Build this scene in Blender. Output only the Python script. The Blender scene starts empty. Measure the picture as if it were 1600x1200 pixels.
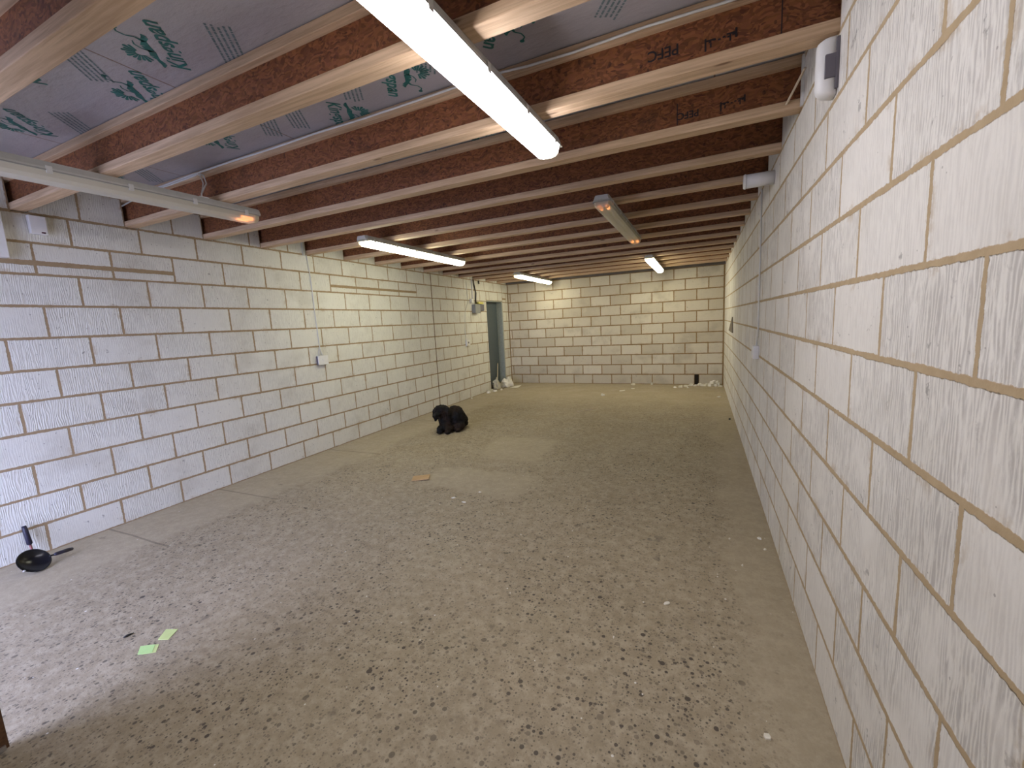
import bpy, bmesh, math, random
from mathutils import Vector, Matrix
random.seed(7)
SC = bpy.context.scene
COL = SC.collection
# ------------------------------------------------------------ camera, world, exposure
W, D = 4.877, 9.822            # room width and depth in metres
YF = -0.75                     # front wall, behind the camera
cam_d = bpy.data.cameras.new('camera'); cam = bpy.data.objects.new('camera', cam_d); COL.objects.link(cam)
yaw, pitch, roll = -0.42386, -0.14033, -0.05307
f_ = Vector((math.sin(yaw)*math.cos(pitch), math.cos(yaw)*math.cos(pitch), math.sin(pitch)))
r_ = Vector((math.cos(yaw), -math.sin(yaw), 0)); u_ = r_.cross(f_)
r2 = r_*math.cos(roll)+u_*math.sin(roll); u2 = -r_*math.sin(roll)+u_*math.cos(roll)
M = Matrix((r2, u2, -f_)).transposed().to_4x4(); M.translation = Vector((4.431, 0, 1.4949)); cam.matrix_world = M
cam_d.sensor_width = 36; cam_d.lens = 659.29/1600*36; cam_d.clip_start = 0.02
SC.camera = cam
w = bpy.data.worlds.new('daylight'); SC.world = w; w.use_nodes = True
w.node_tree.nodes['Background'].inputs[0].default_value = (0.52, 0.60, 1.0, 1)
w.node_tree.nodes['Background'].inputs[1].default_value = 7.5
SC.view_settings.view_transform = 'Standard'; SC.view_settings.look = 'None'
SC.view_settings.gamma = 1; SC.view_settings.use_curve_mapping = False
SC.view_settings.exposure = 0.95
SC.cycles.use_denoising = True
SC.cycles.max_bounces = 6; SC.cycles.diffuse_bounces = 4; SC.cycles.caustics_reflective = False; SC.cycles.caustics_refractive = False
SC.cycles.sample_clamp_indirect = 4
LAMPS = {'cool': ((0.98, 0.945, 1.0), 16.5), 'neutral': ((1.0, 0.975, 0.72), 13.5), 'warm': ((1.0, 0.93, 0.66), 12.0)}

# ------------------------------------------------------------ node helpers
class NT:
    def __init__(s, name):
        s.m = bpy.data.materials.new(name); s.m.use_nodes = True
        s.n = s.m.node_tree.nodes; s.l = s.m.node_tree.links
        s.b = s.n['Principled BSDF']
    def put(s, sock, v):
        if v is None: return
        if hasattr(v, 'is_linked') or hasattr(v, 'links'): s.l.new(v, sock)
        else:
            if hasattr(sock.default_value, '__len__') and hasattr(v, '__len__') and len(v) == 3 and len(sock.default_value) == 4: v = (*v, 1)
            sock.default_value = v
    def node(s, t, **k):
        n = s.n.new(t)
        for a, b in k.items(): setattr(n, a, b)
        return n
    def math(s, op, a, b=None, c=None, clamp=False):
        n = s.node('ShaderNodeMath', operation=op, use_clamp=clamp)
        s.put(n.inputs[0], a); s.put(n.inputs[1], b)
        if c is not None: s.put(n.inputs[2], c)
        return n.outputs[0]
    def ss(s, x, a, b):      # smoothstep
        n = s.node('ShaderNodeMapRange', interpolation_type='SMOOTHSTEP')
        s.put(n.inputs[0], x); s.put(n.inputs[1], a); s.put(n.inputs[2], b)
        n.inputs[3].default_value = 0; n.inputs[4].default_value = 1
        return n.outputs[0]
    def lin(s, x, a, b, c, d):
        n = s.node('ShaderNodeMapRange'); s.put(n.inputs[0], x)
        for i, v in enumerate((a, b, c, d)): n.inputs[i+1].default_value = v
        return n.outputs[0]
    def mix(s, f, a, b, blend='MIX'):
        n = s.node('ShaderNodeMix', data_type='RGBA', blend_type=blend)
        s.put(n.inputs[0], f); s.put(n.inputs[6], a); s.put(n.inputs[7], b)
        return n.outputs[2]
    def obj(s): return s.node('ShaderNodeTexCoord').outputs['Object']
    def robj(s):
        a = s.node('ShaderNodeVectorMath', operation='ADD'); s.l.new(s.obj(), a.inputs[0])
        c = s.node('ShaderNodeCombineXYZ'); r = s.node('ShaderNodeObjectInfo').outputs['Random']
        s.put(c.inputs[0], s.math('MULTIPLY', r, 37)); s.put(c.inputs[2], s.math('MULTIPLY', r, 11)); s.l.new(c.outputs[0], a.inputs[1])
        return a.outputs[0]
    def map(s, v, scale=(1, 1, 1), loc=(0, 0, 0), rot=(0, 0, 0)):
        n = s.node('ShaderNodeMapping'); s.put(n.inputs[0], v)
        n.inputs['Scale'].default_value = scale; n.inputs['Location'].default_value = loc; n.inputs['Rotation'].default_value = rot
        return n.outputs[0]
    def noise(s, v, sc, det=3, rough=.5, col=False):
        n = s.node('ShaderNodeTexNoise'); s.put(n.inputs['Vector'], v); s.put(n.inputs['Scale'], sc)
        n.inputs['Detail'].default_value = det; n.inputs['Roughness'].default_value = rough
        return n.outputs[1 if col else 0]
    def vor(s, v, sc, rnd=1, feat='F1'):
        n = s.node('ShaderNodeTexVoronoi', feature=feat); s.put(n.inputs['Vector'], v); n.inputs['Scale'].default_value = sc
        n.inputs['Randomness'].default_value = rnd
        return n
    def sep(s, v):
        n = s.node('ShaderNodeSeparateXYZ'); s.put(n.inputs[0], v); return n.outputs
    def bump(s, h, dist, st=1.0, prev=None):
        n = s.node('ShaderNodeBump'); s.put(n.inputs['Height'], h); n.inputs['Distance'].default_value = dist
        n.inputs['Strength'].default_value = st
        if prev: s.l.new(prev, n.inputs['Normal'])
        return n.outputs[0]
    def fin(s, col=None, rough=None, metal=None, normal=None, spec=None):
        s.put(s.b.inputs['Base Color'], col); s.put(s.b.inputs['Roughness'], rough); s.put(s.b.inputs['Metallic'], metal)
        if normal: s.l.new(normal, s.b.inputs['Normal'])
        if spec is not None: s.b.inputs['Specular IOR Level'].default_value = spec
        return s.m

def plain(name, c, rough=.6, metal=0, var=.08, spec=.5):
    t = NT(name); n = t.noise(t.obj(), 22, 3)
    k = t.lin(n, .3, .7, 1-var, 1+var)
    col = t.mix(1.0, c, t.node('ShaderNodeCombineColor').outputs[0], 'MULTIPLY')
    cc = t.n[-1] if False else None
    v = t.node('ShaderNodeCombineXYZ'); [t.put(v.inputs[i], k) for i in range(3)]
    col = t.mix(1.0, c, v.outputs[0], 'MULTIPLY')
    return t.fin(col, rough, metal, None, spec)

# block wall: uv 'cell' = metres from the cell's corner, 'size' = cell size, 'rnd' = random pair per block
def block_mat(name, paint, tan, rib_axis='u', dirt=.15, tanmix=.25, gro=.5, mo=((.38, .285, .175), (.52, .405, .26)), mw=.0072):
    t = NT(name)
    def uv(nm):
        n = t.node('ShaderNodeUVMap'); n.uv_map = nm; return t.sep(n.outputs[0])
    c, s, r = uv('cell'), uv('size'), uv('rnd')
    ob = t.obj()
    jag = t.math('MULTIPLY', t.math('SUBTRACT', t.noise(ob, 55, 4, .65), .5), .013)
    wv = t.math('MULTIPLY', t.math('SUBTRACT', t.noise(ob, 6, 2), .5), .008)
    du = t.math('MINIMUM', c[0], t.math('SUBTRACT', s[0], c[0]))
    dv = t.math('MINIMUM', c[1], t.math('SUBTRACT', s[1], c[1]))
    d = t.math('ADD', t.math('ADD', t.math('MINIMUM', t.math('ADD', du, .0015), dv), jag), wv)
    blk = t.ss(d, mw, mw+.0028)
    # combed ribs, strength differs from block to block
    axis = c[0] if rib_axis == 'u' else c[1]
    wob = t.math('MULTIPLY', t.noise(t.map(ob, (9, 9, 1.6) if rib_axis == 'u' else (1.6, 1.6, 9)), 3, 3), .05)
    ph = t.math('MULTIPLY', t.math('ADD', axis, wob), 2*math.pi/.0125)
    rib = t.math('POWER', t.math('ADD', t.math('MULTIPLY', t.math('SINE', ph), .5), .5), 1.5)
    pitn = t.noise(t.map(ob, (60, 60, 12) if rib_axis == 'u' else (12, 12, 60)), 1.0, 4, .7)
    rs = t.math('MULTIPLY', t.lin(t.ss(r[0], .1, .7), 0, 1, .30, 1), t.ss(t.noise(ob, 5, 2), .25, .5))
    fine = t.noise(ob, 110, 4, .7)
    # colour
    base = t.mix(t.lin(r[1], 0, 1, 0, tanmix), paint, tan)
    big = t.noise(ob, 2.2, 4, .6)
    base = t.mix(t.math('MULTIPLY', t.ss(big, .5, .72), dirt), base, (.33, .29, .22))
    groove = t.math('MULTIPLY', t.math('SUBTRACT', 1, rib), t.math('MULTIPLY', rs, t.ss(pitn, .36, .56)))
    wear = t.noise(t.map(ob, (14, 14, 5)), 3, 5, .7)
    base = t.mix(t.math('MULTIPLY', t.ss(wear, .5, .7), .12), base, (.44, .41, .37))
    base = t.mix(t.math('MULTIPLY', groove, gro), base, (.40, .375, .355))
    sc = t.noise(t.map(ob, (1, 1, 1), (3, 7, 1)), 19, 5, .65)
    scm = t.math('MULTIPLY', t.ss(sc, .635, .70), t.ss(t.noise(ob, 3.1, 1), .42, .56))
    base = t.mix(t.math('MULTIPLY', scm, .55), base, (.14, .13, .12))
    v = t.vor(ob, 26); pit = t.math('MULTIPLY', t.math('LESS_THAN', v.outputs[0], .11), t.math('GREATER_THAN', t.sep(v.outputs[1])[0], .88))
    base = t.mix(t.math('MULTIPLY', pit, .5), base, (.16, .14, .13))
    mort = t.mix(t.noise(ob, 30, 3), *mo)
    near = t.math('SUBTRACT', 1, t.ss(d, mw, mw+.035))
    splash = t.math('MULTIPLY', t.ss(t.noise(ob, 7, 5, .7), .54, .66), t.math('ADD', t.math('MULTIPLY', near, .5), .05))
    base = t.mix(splash, base, (.46, .36, .24))
    col = t.mix(blk, mort, base)
    h = t.math('ADD', t.math('MULTIPLY', blk, 1.0), t.math('MULTIPLY', t.math('MULTIPLY', rib, rs), t.math('MULTIPLY', blk, .9)))
    h = t.math('ADD', h, t.math('MULTIPLY', fine, .5))
    h = t.math('SUBTRACT', h, t.math('MULTIPLY', pit, 1.2))
    return t.fin(col, .9, 0, t.bump(h, .0016, .8), .2)

MB_L = block_mat('painted_block_left', (.765, .76, .70), (.58, .53, .43), 'u', .26, .24, .30, ((.30, .215, .125), (.42, .31, .19)), .0078)
MB_R = block_mat('painted_block_right', (.82, .80, .76), (.66, .62, .54), 'u', .16, .2, .62, ((.40, .30, .18), (.54, .42, .27)), .0074)
MB_B = block_mat('painted_block_back', (.75, .70, .58), (.42, .36, .25), 'v', .38, .5, .12, ((.22, .145, .07), (.38, .26, .13)), .0100)

def floor_mat():
    t = NT('exposed_pebble_concrete'); ob = t.obj(); x, y, z = t.sep(ob)
    wz = t.math('MULTIPLY', t.math('SUBTRACT', t.noise(ob, 2.0, 4), .5), .45)
    xx = t.math('ADD', x, wz); yy = t.math('ADD', y, wz)
    def box(x0, x1, y0, y1, s=.06):
        a = t.math('MULTIPLY', t.ss(xx, x0-s, x0+s), t.math('SUBTRACT', 1, t.ss(xx, x1-s, x1+s)))
        b = t.math('MULTIPLY', t.ss(yy, y0-s, y0+s), t.math('SUBTRACT', 1, t.ss(yy, y1-s, y1+s)))
        return t.math('MULTIPLY', a, b)
    smooth = t.math('MAXIMUM', t.math('SUBTRACT', 1, t.ss(xx, .62, .82)), t.ss(xx, 4.5, 4.72))
    smooth = t.math('MAXIMUM', smooth, t.ss(yy, 6.6, 8.4))
    smooth = t.math('MAXIMUM', smooth, box(1.9, 3.0, 3.15, 3.75)); smooth = t.math('MAXIMUM', smooth, box(2.0, 2.8, 4.1, 5.0))
    dens = t.ss(t.noise(ob, 1.3, 3), .34, .62)
    base = t.mix(t.noise(ob, 1.1, 6, .65), (.25, .205, .138), (.42, .35, .24))
    base = t.mix(t.math('MULTIPLY', t.ss(t.noise(ob, 14, 7, .8), .42, .62), .55), base, (.50, .43, .315))
    base = t.mix(t.math('MULTIPLY', t.ss(t.noise(t.map(ob, (1, 1, 1), (9, 1, 2)), 22, 7, .8), .5, .68), .5), base, (.19, .155, .11))
    base = t.mix(t.math('MULTIPLY', t.ss(t.noise(ob, 70, 4, .8), .55, .75), .35), base, (.12, .10, .075))
    base = t.mix(t.math('MULTIPLY', smooth, .5), base, t.mix(t.noise(ob, 7, 5, .7), (.39, .335, .235), (.50, .43, .31)))
    # joint lines of the smooth strip along the left wall
    ln = None
    for y0 in (1.62, 2.5, 3.9, 5.6):
        a = t.math('LESS_THAN', t.math('ABSOLUTE', t.math('SUBTRACT', t.math('ADD', y, t.math('MULTIPLY', wz, .08)), y0)), .008)
        ln = a if ln is None else t.math('MAXIMUM', ln, a)
    ln = t.math('MULTIPLY', ln, t.math('LESS_THAN', x, .85))
    base = t.mix(t.math('MULTIPLY', ln, .55), base, (.12, .10, .07))
    # pebbles in three sizes
    pe = None
    for sc, thr, rad, k in ((38, .38, .30, .92), (62, .42, .32, .85), (20, .70, .23, .92), (105, .42, .34, .65)):
        v = t.vor(t.map(ob, (1, 1, 0)), sc); rc = t.sep(v.outputs[1])
        r = t.math('MULTIPLY', t.math('ADD', rc[1], .35), rad)
        m = t.math('MULTIPLY', t.math('SUBTRACT', 1, t.ss(v.outputs[0], t.math('SUBTRACT', r, .05), r)), t.math('GREATER_THAN', rc[0], thr))
        m = t.math('MULTIPLY', m, t.math('MULTIPLY', t.math('ADD', t.math('MULTIPLY', rc[2], .55), .45), k))
        pe = m if pe is None else t.math('MAXIMUM', pe, m)
    pe = t.math('MULTIPLY', pe, t.math('SUBTRACT', 1, t.math('MULTIPLY', smooth, .88)))
    pe = t.math('MULTIPLY', pe, t.lin(dens, 0, 1, .6, 1))
    base = t.mix(pe, base, (.050, .040, .034))
    st = t.math('MULTIPLY', t.ss(t.noise(t.map(ob, (1, 1, 1), (5, 2, 0)), 5.5, 4, .6), .66, .72), .5)
    base = t.mix(st, base, (.11, .095, .075))
    v = t.vor(t.map(ob, (1, 1, 0), (1.3, .4, 0)), 30); rc = t.sep(v.outputs[1])
    fl = t.math('MULTIPLY', t.math('LESS_THAN', v.outputs[0], t.math('MULTIPLY', rc[1], .17)), t.math('GREATER_THAN', rc[0], .90))
    base = t.mix(fl, base, (.72, .70, .64))
    rough = t.lin(t.noise(ob, 3, 3), .3, .7, .48, .72)
    h = t.math('SUBTRACT', t.noise(ob, 60, 5, .7), t.math('MULTIPLY', pe, .5))
    return t.fin(base, rough, 0, t.bump(h, .0035, .55), .35)

def wood_mat(name, a, b, scl=1.0):
    t = NT(name); ob = t.robj()
    g = t.noise(t.map(ob, (1.2*scl, 26*scl, 26*scl)), 2.2, 5, .6)
    g2 = t.noise(t.map(ob, (3*scl, 90*scl, 90*scl)), 1.5, 3, .6)
    col = t.mix(t.ss(g, .35, .68), a, b)
    col = t.mix(t.math('MULTIPLY', t.ss(g2, .5, .7), .35), col, tuple(v*.62 for v in a))
    col = t.mix(t.math('MULTIPLY', t.ss(t.noise(ob, .9, 3), .5, .75), .25), col, (a[0]*.7, a[1]*.66, a[2]*.6))
    v = t.vor(t.map(ob, (2.2, 9, 9)), 1.2); kn = t.math('MULTIPLY', t.math('SUBTRACT', 1, t.ss(v.outputs[0], .05, .12)), t.math('GREATER_THAN', t.sep(v.outputs[1])[0], .45))
    col = t.mix(t.math('MULTIPLY', kn, .75), col, (.13, .06, .03))
    return t.fin(col, .62, 0, t.bump(g2, .0006, .5), .3)

def osb_mat():
    t = NT('oriented_strand_board'); ob = t.robj()
    nd = t.node('ShaderNodeVectorMath', operation='ADD'); t.put(nd.inputs[0], t.map(ob, (16, 1, 34), rot=(0, .25, 0))); 
    nn = t.node('ShaderNodeVectorMath', operation='SCALE'); t.put(nn.inputs[0], t.noise(ob, 9, 2, col=True)); nn.inputs['Scale'].default_value = 2.6
    t.l.new(nn.outputs[0], nd.inputs[1])
    v = t.vor(nd.outputs[0], 3.4); c = t.sep(v.outputs[1])
    col = t.mix(c[0], (.095, .032, .020), (.30, .115, .055))
    col = t.mix(t.math('MULTIPLY', c[1], .35), col, (.30, .13, .03))
    col = t.mix(t.math('MULTIPLY', t.ss(t.noise(ob, 5, 5, .7), .55, .75), .6), col, (.055, .028, .020))
    sp = t.vor(t.map(ob, (30, 1, 20)), 1.0); s2 = t.math('MULTIPLY', t.math('LESS_THAN', sp.outputs[0], .22), t.math('GREATER_THAN', t.sep(sp.outputs[1])[0], .8))
    col = t.mix(t.math('MULTIPLY', s2, .6), col, (.04, .02, .015))
    return t.fin(col, .55, 0, t.bump(c[0], .0008, .5), .3)

def foil_mat():
    t = NT('foil_faced_board'); ob = t.obj(); x, y, z = t.sep(ob)
    cr = t.noise(t.map(ob, (1, 2.4, 1)), 7, 6, .62)
    col = t.mix(t.noise(ob, 3, 4), (.40, .39, .42), (.55, .53, .56))
    ln = None
    for x0 in (-.32, .885, 2.085, 3.285, 4.485):
        a = t.math('LESS_THAN', t.math('ABSOLUTE', t.math('SUBTRACT', x, x0)), .004)
        ln = a if ln is None else t.math('MAXIMUM', ln, a)
    col = t.mix(t.math('MULTIPLY', ln, .8), col, (.20, .11, .06))
    return t.fin(col, t.lin(cr, .3, .7, .3, .5), .35, t.bump(cr, .012, .55), .5)

FLOOR = floor_mat(); PINE = wood_mat('pine_flange', (.50, .345, .215), (.66, .475, .31)); OSB = osb_mat(); FOIL = foil_mat()
GREYT = wood_mat('grey_plate_timber', (.10, .085, .08), (.16, .14, .13))
DOORW = wood_mat('dark_brown_door_wood', (.085, .042, .022), (.14, .07, .035))
STICK = wood_mat('pale_stick_wood', (.62, .52, .38), (.72, .62, .46), 3)
TEAL = plain('teal_print', (.018, .145, .135), .5, 0, .25)
GREYINK = plain('grey_green_print', (.13, .19, .21), .5, 0, .2)
BLACKINK = plain('black_stamp', (.018, .012, .015), .6, 0, .2)
BODY = plain('grey_lamp_body', (.50, .50, .47), .5, 0, .06)
RIM = plain('lamp_gasket', (.30, .30, .28), .6)
CLIP = plain('lamp_clip', (.62, .62, .60), .35)
WHITEP = plain('white_plastic', (.78, .78, .78), .38, 0, .03)
GREYP = plain('grey_plastic', (.14, .13, .155), .45, 0, .04)
MIDG = plain('mid_grey_box', (.27, .28, .28), .5, 0, .05)
BLACKP = plain('black_rubber', (.012, .012, .015), .5, 0, .1)
CABLE = plain('pale_cable_sheath', (.70, .70, .68), .45, 0, .05)
STEELD = plain('grey_painted_door', (.090, .115, .130), .45, 0, .06)
JAMB = plain('pale_grey_jamb', (.34, .38, .36), .6, 0, .1)
DARKV = plain('cavity_shade_and_joint', (.02, .015, .012), .9)  # painted shade inside the end wall slot, also the dark movement joint
PANM = plain('black_nonstick', (.008, .009, .014), .22, .2, .1)
PANH = plain('dark_blue_black_grip', (.016, .014, .035), .4, 0, .1)
COPPER = plain('dull_red_metal', (.26, .10, .10), .4, .4, .1)
NOTE = plain('green_note_paper', (.50, .74, .30), .8, 0, .04)
NOTE2 = plain('yellow_green_note_paper', (.58, .68, .28), .8, 0, .04)
CARD = plain('brown_cardboard', (.50, .33, .16), .85, 0, .08)
PAPER = plain('white_scrap', (.78, .75, .66), .85, 0, .1)
CLOTH = plain('dusty_white_sack', (.55, .52, .42), .9, 0, .18)
YEL = plain('yellow_sticker', (.66, .60, .14), .5)
RED = plain('dark_red_led', (.05, .005, .02), .2)
MORT = plain('mortar_smear', (.20, .17, .13), .9, 0, .2)
METAL = plain('bright_metal_edge', (.55, .55, .58), .3, .9, .05)
def emis(name, c, s):
    t = NT(name); t.put(t.b.inputs['Base Color'], (.8, .8, .8)); t.put(t.b.inputs['Emission Color'], c); t.b.inputs['Emission Strength'].default_value = s
    t.b.inputs['Roughness'].default_value = .4
    return t.m
LENS = {k: emis('lit_lens_'+k, c, s) for k, (c, s) in LAMPS.items()}
GLOW = emis('glowing_tube_end', (1, .30, .08), 2.2)
TUBE = plain('unlit_tube', (.74, .72, .64), .35)
def clear_mat():
    t = NT('ribbed_clear_lens'); ob = t.obj()
    tr = t.node('ShaderNodeBsdfTransparent'); tr.inputs[0].default_value = (.95, .94, .90, 1)
    t.put(t.b.inputs['Base Color'], (.70, .66, .54)); t.b.inputs['Roughness'].default_value = .3
    mx = t.node('ShaderNodeMixShader'); mx.inputs[0].default_value = .72
    t.l.new(tr.outputs[0], mx.inputs[1]); t.l.new(t.b.outputs[0], mx.inputs[2])
    t.l.new(mx.outputs[0], t.n['Material Output'].inputs[0])
    return t.m
CLEAR = clear_mat()
def fur_mat():
    t = NT('curly_dark_fur'); ob = t.obj()
    n = t.noise(ob, 40, 5, .7); col = t.mix(t.ss(t.noise(ob, 7, 2), .4, .65), (.004, .0035, .0035), (.018, .009, .005))
    return t.fin(col, .75, 0, t.bump(n, .012, .9), .25)
FUR = fur_mat()

# ------------------------------------------------------------ object helpers
def tag(o, label=None, cat=None, group=None, kind=None):
    if label: o['label'] = label
    if cat: o['category'] = cat
    if group: o['group'] = group
    if kind: o['kind'] = kind
    return o
def thing(name, label, cat, loc=(0, 0, 0), rz=0, group=None):
    o = bpy.data.objects.new(name, None); COL.objects.link(o); o.empty_display_size = .1
    o.location = loc; o.rotation_euler = (0, 0, rz)
    return tag(o, label, cat, group)
def obj(name, bm, mat, parent=None, smooth=False, bevel=0):
    me = bpy.data.meshes.new(name); bmesh.ops.recalc_face_normals(bm, faces=bm.faces); bm.to_mesh(me); bm.free()
    o = bpy.data.objects.new(name, me); COL.objects.link(o); me.materials.append(mat)
    if parent: o.parent = parent
    if smooth:
        for p in me.polygons: p.use_smooth = True
    if bevel:
        b = o.modifiers.new('bevel', 'BEVEL'); b.width = bevel; b.segments = 2; b.limit_method = 'ANGLE'
    return o
def box(bm, x0, x1, y0, y1, z0, z1):
    vs = [bm.verts.new((x, y, z)) for x in (x0, x1) for y in (y0, y1) for z in (z0, z1)]
    for f in ((0, 1, 3, 2), (4, 6, 7, 5), (0, 4, 5, 1), (2, 3, 7, 6), (0, 2, 6, 4), (1, 5, 7, 3)): bm.faces.new([vs[i] for i in f])
    return vs
def bx(*a):
    bm = bmesh.new(); box(bm, *a); return bm
def tube(bm, pts, r, n=10, caps=True):
    pts = [Vector(p) for p in pts]; rr = r if isinstance(r, (list, tuple)) else [r]*len(pts); rings = []
    ref = Vector((0, 0, 1))
    for i, p in enumerate(pts):
        d = (pts[min(i+1, len(pts)-1)]-pts[max(i-1, 0)]).normalized()
        a = d.cross(ref if abs(d.dot(ref)) < .95 else Vector((1, 0, 0))).normalized(); b = d.cross(a)
        rings.append([bm.verts.new(p+(a*math.cos(t)+b*math.sin(t))*rr[i]) for t in [2*math.pi*k/n for k in range(n)]])
    for A, B in zip(rings, rings[1:]):
        for k in range(n): bm.faces.new((A[k], A[(k+1) % n], B[(k+1) % n], B[k]))
    if caps: bm.faces.new(rings[0][::-1]); bm.faces.new(rings[-1])
def tb(pts, r, n=10):
    bm = bmesh.new(); tube(bm, pts, r, n); return bm
def lathe(bm, prof, n=28, c=(0, 0, 0)):
    rings = []
    for r, z in prof: rings.append([bm.verts.new((c[0]+r*math.cos(2*math.pi*k/n), c[1]+r*math.sin(2*math.pi*k/n), c[2]+z)) for k in range(n)])
    for A, B in zip(rings, rings[1:]):
        for k in range(n): bm.faces.new((A[k], A[(k+1) % n], B[(k+1) % n], B[k]))
    bm.faces.new(rings[0][::-1]); bm.faces.new(rings[-1])

# ------------------------------------------------------------ block walls
class Wall:
    """cells on a plane, each a quad with its own cell/size/rnd uvs; P(a,z,d) gives the world point, d = depth behind the face"""
    def __init__(s, P):
        s.P = P; s.bm = bmesh.new(); s.u1 = s.bm.loops.layers.uv.new('cell'); s.u2 = s.bm.loops.layers.uv.new('size'); s.u3 = s.bm.loops.layers.uv.new('rnd')
    def quad(s, pts, uv, size, rnd):
        f = s.bm.faces.new([s.bm.verts.new(p) for p in pts])
        for l, q in zip(f.loops, uv): l[s.u1].uv = q; l[s.u2].uv = size; l[s.u3].uv = rnd
    def cell(s, a0, a1, z0, z1, mortar=False, tan=None, jl=0, jr=0):
        if a1-a0 < .004 or z1-z0 < .004: return
        su, sv = a1-a0, z1-z0
        if mortar: uv = [(0, 0)]*4; size = (0, 0)
        else: uv = [(0, 0), (su, 0), (su, sv), (0, sv)]; size = (su, sv)
        s.quad([s.P(a0, z0, 0), s.P(a1, z0, 0), s.P(a1, z1, 0), s.P(a0, z1, 0)], uv, size, (random.random(), random.random() if tan is None else tan))
    def solid(s, a0, a1, z0, z1, d0, d1):   # plain block body behind the face
        c = [s.P(a, z, d) for a in (a0, a1) for z in (z0, z1) for d in (d0, d1)]
        for f in ((0, 1, 3, 2), (4, 6, 7, 5), (0, 4, 5, 1), (2, 3, 7, 6), (0, 2, 6, 4), (1, 5, 7, 3)):
            s.quad([c[i] for i in f], [(.2, .1)]*4, (.4, .2), (.1, .3))
    def row(s, z0, z1, perps, a_min, a_max, hole=None, tanf=None, split=None):
        ps = sorted([a_min]+[p for p in perps if a_min+.02 < p < a_max-.02]+[a_max])
        for p, q in zip(ps, ps[1:]):
            segs = [(p, q)]
            if hole and z0 < hole[2]:
                h0, h1, hz = hole; segs = []
                if p < h0: segs.append((p, min(q, h0)))
                if q > h1: segs.append((max(p, h1), q))
                if z1 > hz and q > h0 and p < h1: s.cell(max(p, h0), min(q, h1), hz, z1)
            for a, b in segs:
                tn = tanf() if tanf else None
                if split and any(lo-.02 <= a and b <= hi+.02 for lo, hi in split):
                    zz = z0+.33*(z1-z0)
                    s.cell(a, b, z0, zz); s.cell(a, b, zz, zz+.016, mortar=True); s.cell(a, b, zz+.016, z1)
                else: s.cell(a, b, z0, z1, tan=tn)
    def finish(s, name, mat):
        me = bpy.data.meshes.new(name); s.bm.to_mesh(me); s.bm.free()
        o = bpy.data.objects.new(name, me); COL.objects.link(o); me.materials.append(mat); o['kind'] = 'structure'
        return o

JY = [-.37, .24, .85, 1.47, 2.13, 2.75, 3.34, 3.93, 4.54, 5.15, 5.76, 6.37, 6.98, 7.55, 8.12, 8.72, 9.30]   # joist centres at the left wall
SK = -.06                                                                                             # skew over the room's width
ZJ = 2.475; ZT = 2.72; HW = .04
# left wall: x = 0, facing +x
ZL = [0, .214, .434, .668, .896, 1.125, 1.346, 1.576, 1.809, 2.036, 2.262, ZJ-.006]
HOLE = (8.64, 9.50, 2.06)
wl = Wall(lambda a, z, d: (-d, a, z))
MJ = 6.515
def gk(k): return 2.625+.45*k+.0012*max(0, k)**2
def tr(): return random.random()**2*.7
def trlow(): return .75+.25*random.random()
for r in range(11):
    z0, z1 = ZL[r], ZL[r+1]; odd = r % 2 == 0
    k0 = -8 if odd else -8.5
    pre = [gk(k0+i) for i in range(20) if gk(k0+i) < MJ-.05]
    post = [(6.77 if odd else 6.99)+.452*i for i in range(8)]
    sp = [(YF-1, gk(-.5)), (gk(3.5), gk(7.5))] if r == 9 else None
    wl.row(z0, z1, pre, YF, MJ-.004, None, trlow if r == 0 else tr, sp)
    wl.row(z0, z1, post, MJ+.004, D, HOLE, trlow if r == 0 else tr, [(8.4, 9.7)] if r == 9 else None)
wl.solid(YF, HOLE[0], 0, ZL[11], .001, .2); wl.solid(HOLE[1], D, 0, ZL[11], .001, .2); wl.solid(HOLE[0], HOLE[1], HOLE[2], ZL[11], .001, .2)
wl.solid(YF, D, ZL[11], ZT+.05, .115, .2)
for a, b in zip([YF-.05]+JY, JY+[D+.05]):
    a0, b0 = max(a+HW+.006, YF), min(b-HW-.002, D)
    wl.solid(a0, b0, ZL[11], ZT, .001, .11)
    mid = a0+(b0-a0)*random.choice((.35, .5, .75))
    wl.cell(a0, mid, ZL[11], ZL[11]+.235); wl.cell(mid, b0, ZL[11], ZL[11]+.235); wl.cell(a0, b0, ZL[11]+.235, ZT)
wall_left = wl.finish('wall_left', MB_L)
tag(wall_left, 'left wall of white painted blocks with tan mortar and a doorway at its far end', None)
# right wall: x = W, facing -x
wr = Wall(lambda a, z, d: (W+d, a, z))
for r in range(11):
    odd = r % 2 == 0
    ps = [1.0117+.45*(i-4+(0 if odd else .5)) for i in range(26)]
    wr.row(r*.225, (r+1)*.225 if r < 10 else ZJ-.004, ps, YF, D, None, trlow if r == 0 else tr)
wr.solid(YF, D, 0, ZJ-.004, .001, .2); wr.solid(YF, D, ZJ-.004, ZT+.05, .115, .2)
for a, b in zip([YF-.1]+JY, JY+[D+.05-SK]):
    a0, b0 = max(a+SK+HW+.006, YF), min(b+SK-HW-.002, D)
    wr.solid(a0, b0, ZJ-.004, ZT, .001, .11)
    wr.cell(a0, b0, ZJ-.004, ZJ+.221); wr.cell(a0, b0, ZJ+.221, ZT)
wr.finish('wall_right', MB_R)['label'] = 'right wall of white combed blocks with tan mortar joints'
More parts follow.
